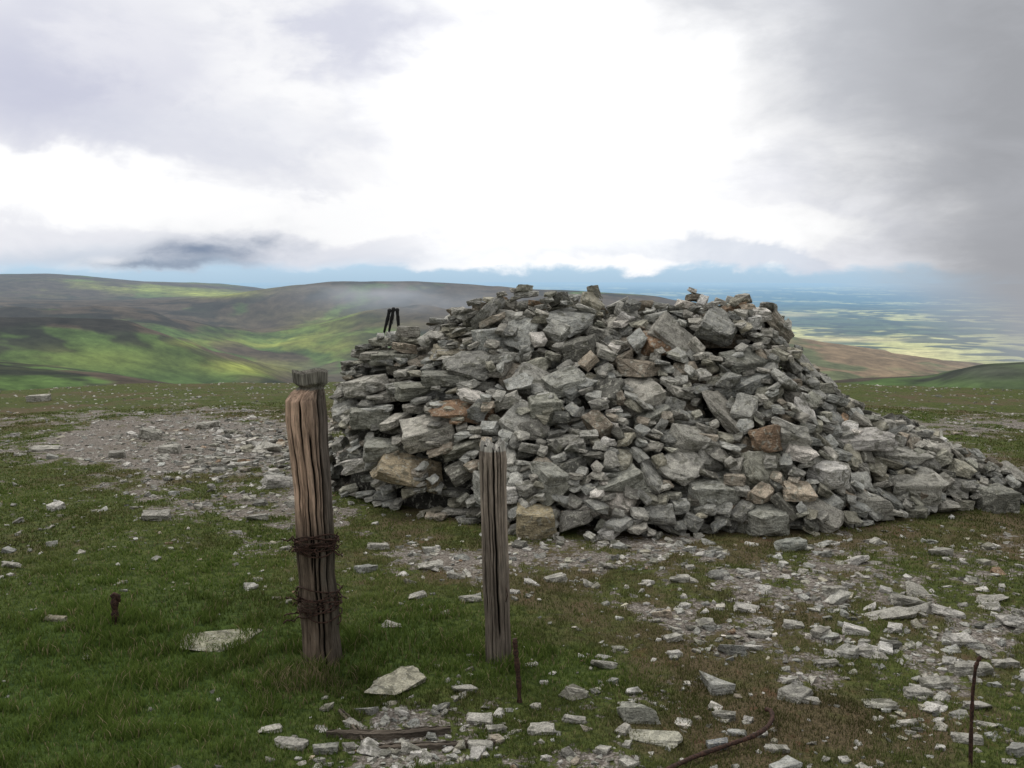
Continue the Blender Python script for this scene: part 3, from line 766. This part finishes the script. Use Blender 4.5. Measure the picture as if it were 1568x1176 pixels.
for (px,py,hh) in [(1020,1185,.01),(1060,1168,.02),(1110,1152,.03),(1150,1140,.04),(1172,1130,.055),(1182,1116,.06),(1180,1104,.06),(1172,1100,.055)]:
    x,y,z=px_ground(px,py);pp.append(Vector((x,y,z+hh*.5+.008)))
sm=[]
for i in range(len(pp)-1):
    p0=pp[max(i-1,0)];p1=pp[i];p2=pp[i+1];p3=pp[min(i+2,len(pp)-1)]
    for k_ in range(6):
        t_=k_/6;sm.append(.5*((2*p1)+(p2-p0)*t_+(2*p0-5*p1+4*p2-p3)*t_*t_+(3*p1-p0-3*p2+p3)*t_**3))
sm.append(pp[-1])
tubes('rusted_iron_strip',[(sm,[.0085*random.uniform(.8,1.15) for _ in sm])],M_RUST)
def plank(name,p0,p1,w,th_,seed):
    a=Vector(px_ground(*p0));b=Vector(px_ground(*p1));d=(b-a);Ln=d.length;d.normalize();s=d.cross(Vector((0,0,1))).normalized()
    n_=26;V=[];Fc=[];rd=random.Random(seed);TO=[];CR=[];LC=[]
    prof=[(-1,-.6),(-.95,.6),(-.4,1),(-.1,.55),(.15,1),(.9,.8),(1,-.6)]
    for i in range(n_+1):
        t_=i/n_;p=a+(b-a)*t_;zz=float(gz(p.x,p.y))
        ww=w*(1-.5*abs(2*t_-1)**4)*rd.uniform(.8,1.15)
        for (u,v) in prof:
            q=p+s*u*ww;V.append((q.x,q.y,zz+th_*(v+.3)+rd.uniform(-.003,.003)));TO.append((.12,.10,.08));CR.append(1. if v<.6 and v>0 else 0.);LC.append((u*ww,v*th_,t_*Ln))
    m_=len(prof)
    for i in range(n_):
        for k_ in range(m_-1):Fc.append((i*m_+k_,i*m_+k_+1,(i+1)*m_+k_+1,(i+1)*m_+k_))
    Fc.append(tuple(range(m_)));Fc.append(tuple(n_*m_+k_ for k_ in range(m_))[::-1])
    me=bpy.data.meshes.new(name);me.from_pydata(V,[],Fc);me.materials.append(M_WOOD)
    x_=me.attributes.new('crack','FLOAT','POINT');x_.data.foreach_set('value',np.array(CR,np.float32))
    x_=me.attributes.new('tone','FLOAT_COLOR','POINT');T_=np.array(TO,np.float32);x_.data.foreach_set('color',np.concatenate([T_,np.ones((len(T_),1),np.float32)],1).ravel())
    x_=me.attributes.new('lco','FLOAT_VECTOR','POINT');x_.data.foreach_set('vector',np.array(LC,np.float32).ravel())
    ob=bpy.data.objects.new(name,me);scene.collection.objects.link(ob)
plank('rotten_timber',(500,1128),(690,1122),.022,.018,1)
plank('rotten_timber',(560,1148),(760,1140),.018,.014,2)
plank('rotten_timber',(520,1090),(560,1140),.014,.012,3)
def pole_set():
    e=bpy.data.objects.new('trekking_poles',None);scene.collection.objects.link(e)
    Yp=8.05
    for i,(tp,bt) in enumerate([((597,473),(585,517)),((603,471),(593,515)),((608,472),(610,515))]):
        xt,zt=ptpost(*tp,Yp);xb,zb=ptpost(*bt,Yp)
        d=Vector((xb-xt,.06,zb-zt)).normalized();T=Vector((xt,Yp,zt))
        tubes('shaft_%d'%(i+1),[([T+d*.12,T+d*.6,T+d*1.05],.0075)],M_SHAFT,e)
        tubes('grip_%d'%(i+1),[([T,T+d*.012,T+d*.03,T+d*.06,T+d*.09,T+d*.12,T+d*.20],[.010,.018,.014,.012,.014,.012,.010])],M_GRIP,e)
        tubes('strap_%d'%(i+1),[([T+d*.02,T+d*.06+Vector((.015,-.01,-.01)),T+d*.12+Vector((.013,-.012,-.02)),T+d*.10+Vector((.004,-.012,0)),T+d*.03+Vector((0,-.014,0))],.0022)],M_GRIP,e,5)
pole_set()
# ============================================================ WORLD
SUN_EL,SUN_AZ=math.radians(55),math.radians(-35)
w=bpy.data.worlds.new('World');scene.world=w;w.use_nodes=True
nt=w.node_tree;nt.nodes.clear();g=G(nt)
tc=g.n('ShaderNodeTexCoord').outputs['Generated']
nv=g.n('ShaderNodeVectorMath',operation='NORMALIZE');g._in(nv.inputs[0],tc)
sp_=g.n('ShaderNodeSeparateXYZ');g._in(sp_.inputs[0],nv.outputs[0])
AZ=g.m('ARCTAN2',sp_.outputs[0],sp_.outputs[1]);EL=g.m('ARCSINE',sp_.outputs[2])
cv=g.n('ShaderNodeCombineXYZ');g._in(cv.inputs[0],AZ);g._in(cv.inputs[1],g.m('MULTIPLY',EL,1.9))
vec=cv.outputs[0]
nz1=g.noise(vec,4.6,6,.55,.3);nz2=g.noise(vec,12,6,.58,.3)
cv2=g.n('ShaderNodeCombineXYZ');g._in(cv2.inputs[0],g.m('ADD',AZ,7.3));g._in(cv2.inputs[1],g.m('MULTIPLY',EL,2.4))
nz3=g.noise(cv2.outputs[0],6.5,6,.58,.3)
AZd=g.m('ADD',AZ,g.m('MULTIPLY',g.m('SUBTRACT',nz3,.5),.24))
ELd=g.m('ADD',EL,g.m('MULTIPLY',g.m('SUBTRACT',nz1,.5),.13))
def ae(px,py):
    a,e=px_ae(px,py);return float(a),float(e)
def blob(px,py,sx,sy,A=None,E=None):
    a,e=ae(px,py);A=A or AZd;E=E or ELd
    u=g.m('DIVIDE',g.m('SUBTRACT',A,a),sx/F);v=g.m('DIVIDE',g.m('SUBTRACT',E,e),sy/F)
    return g.m('EXPONENT',g.m('MULTIPLY',g.m('ADD',g.m('MULTIPLY',u,u),g.m('MULTIPLY',v,v)),-1.0))
def scale(x,k_): return g.m('MULTIPLY',x,k_)
def billow(b,amp=.9,lo=.25,hi=.75):
    return g.ss(g.m('ADD',b,scale(g.m('SUBTRACT',nz2,.5),amp)),lo,hi)
col=g.mix(scale(g.ss(nz1,.40,.62),.55),(1.0,1.0,1.01),lin(220,222,232))
col=g.mix(scale(g.ss(nz2,.45,.65),.3),col,lin(214,217,228))
col=g.mix(scale(blob(80,110,220,105),.9),col,lin(198,201,220))
col=g.mix(scale(blob(190,60,60,80),.6),col,lin(240,240,246))
col=g.mix(scale(billow(blob(560,70,150,80)),.75),col,lin(205,208,225))
col=g.mix(scale(billow(blob(330,205,240,34)),.3),col,lin(210,214,228))
col=g.mix(scale(blob(60,392,280,24),.8),col,lin(198,208,222))
col=g.mix(scale(blob(600,385,320,22),.5),col,lin(212,218,230))
col=g.mix(scale(billow(blob(1020,398,330,20),1.3,.3,.65),.65),col,lin(204,213,228))
col=g.mix(scale(billow(blob(120,270,250,46),.8,.2,.6),1.0),col,(1.08,1.08,1.08))
col=g.mix(scale(billow(blob(420,315,260,32),1.0,.25,.6),.8),col,(1.02,1.02,1.02))
col=g.mix(scale(billow(blob(850,190,270,240),.6,.15,.65),.95),col,(1.15,1.15,1.15))
col=g.mix(scale(billow(blob(1170,345,150,36),.9,.25,.6),.9),col,(1.03,1.03,1.03))
# blue gap under the cloud base
sky=g.n('ShaderNodeTexSky',sky_type='NISHITA');sky.sun_disc=False;sky.sun_elevation=SUN_EL;sky.sun_rotation=SUN_AZ;sky.altitude=900
skc=g.n('ShaderNodeVectorMath',operation='SCALE');g._in(skc.inputs[0],sky.outputs[0]);skc.inputs['Scale'].default_value=.09
hb=g.mix(.85,skc.outputs[0],g.mix(g.ss(EL,-.016,.008),lin(170,204,231),lin(186,219,245)))
eb=g.m('ADD',EL,g.m('ADD',g.m('MULTIPLY',g.m('SUBTRACT',nz2,.5),.040),g.m('MULTIPLY',g.m('SUBTRACT',nz3,.5),.03)))
gap=g.m('SUBTRACT',1,g.ss(eb,-.005,.004))
col=g.mix(gap,col,hb)
col=g.mix(scale(blob(300,407,260,9,AZ,eb),.6),col,lin(196,220,240))
col=g.mix(scale(blob(340,382,75,22,AZd,eb),1.0),col,lin(134,148,170))
col=g.mix(scale(blob(260,402,90,9,AZd,eb),.85),col,lin(140,154,174))
# right grey curtain
a0,e0=ae(1130,60);a1,e1=ae(1350,400)
sl0=(a1-a0)/(e1-e0)
edge=g.m('SUBTRACT',g.m('ADD',AZd,scale(g.m('SUBTRACT',nz2,.5),.10)),g.m('ADD',g.m('MULTIPLY',g.m('SUBTRACT',EL,e0),sl0),a0))
curt=g.ss(edge,-.09,.13)
gc=g.mix(g.ss(AZ,ae(1150,200)[0],ae(1560,200)[0]),lin(200,203,210),lin(162,164,169))
gc=g.mix(scale(g.ss(nz2,.35,.7),.3),gc,g.mix(g.ss(EL,.0,.06),gc,lin(192,194,200)))
col=g.mix(curt,col,gc)
up=g.ss(EL,.30,.55)
col=g.mix(up,col,g.mix(nz1,(.70,.70,.70),(1.05,1.04,1.03)))
back=g.ss(g.m('ABSOLUTE',AZ),.9,1.5)
col=g.mix(g.m('MULTIPLY',back,g.m('SUBTRACT',1,up)),col,(.56,.56,.565))
bg=g.n('ShaderNodeBackground');g._in(bg.inputs[0],col);bg.inputs[1].default_value=1.0
wo=g.n('ShaderNodeOutputWorld');nt.links.new(bg.outputs[0],wo.inputs[0])
sd=bpy.data.lights.new('sun','SUN');sd.energy=1.5;sd.angle=math.radians(10);sd.color=(1,.96,.90)
so=bpy.data.objects.new('sun',sd);scene.collection.objects.link(so)
dv=Vector((math.sin(SUN_AZ)*math.cos(SUN_EL),math.cos(SUN_AZ)*math.cos(SUN_EL),math.sin(SUN_EL)))
so.rotation_euler=dv.to_track_quat('Z','Y').to_euler();so.location=(0,0,30)
# ============================================================ CAMERA
cd=bpy.data.cameras.new('camera');cam=bpy.data.objects.new('camera',cd);scene.collection.objects.link(cam)
cd.sensor_width=36;cd.lens=36*F/1568;cd.clip_start=.05;cd.clip_end=300000
cam.location=(0,0,EYE);cam.rotation_euler=(PI/2-PITCH,0,0)
scene.camera=cam
scene.view_settings.view_transform='Standard';scene.view_settings.look='None'
scene.view_settings.exposure=0;scene.view_settings.gamma=1
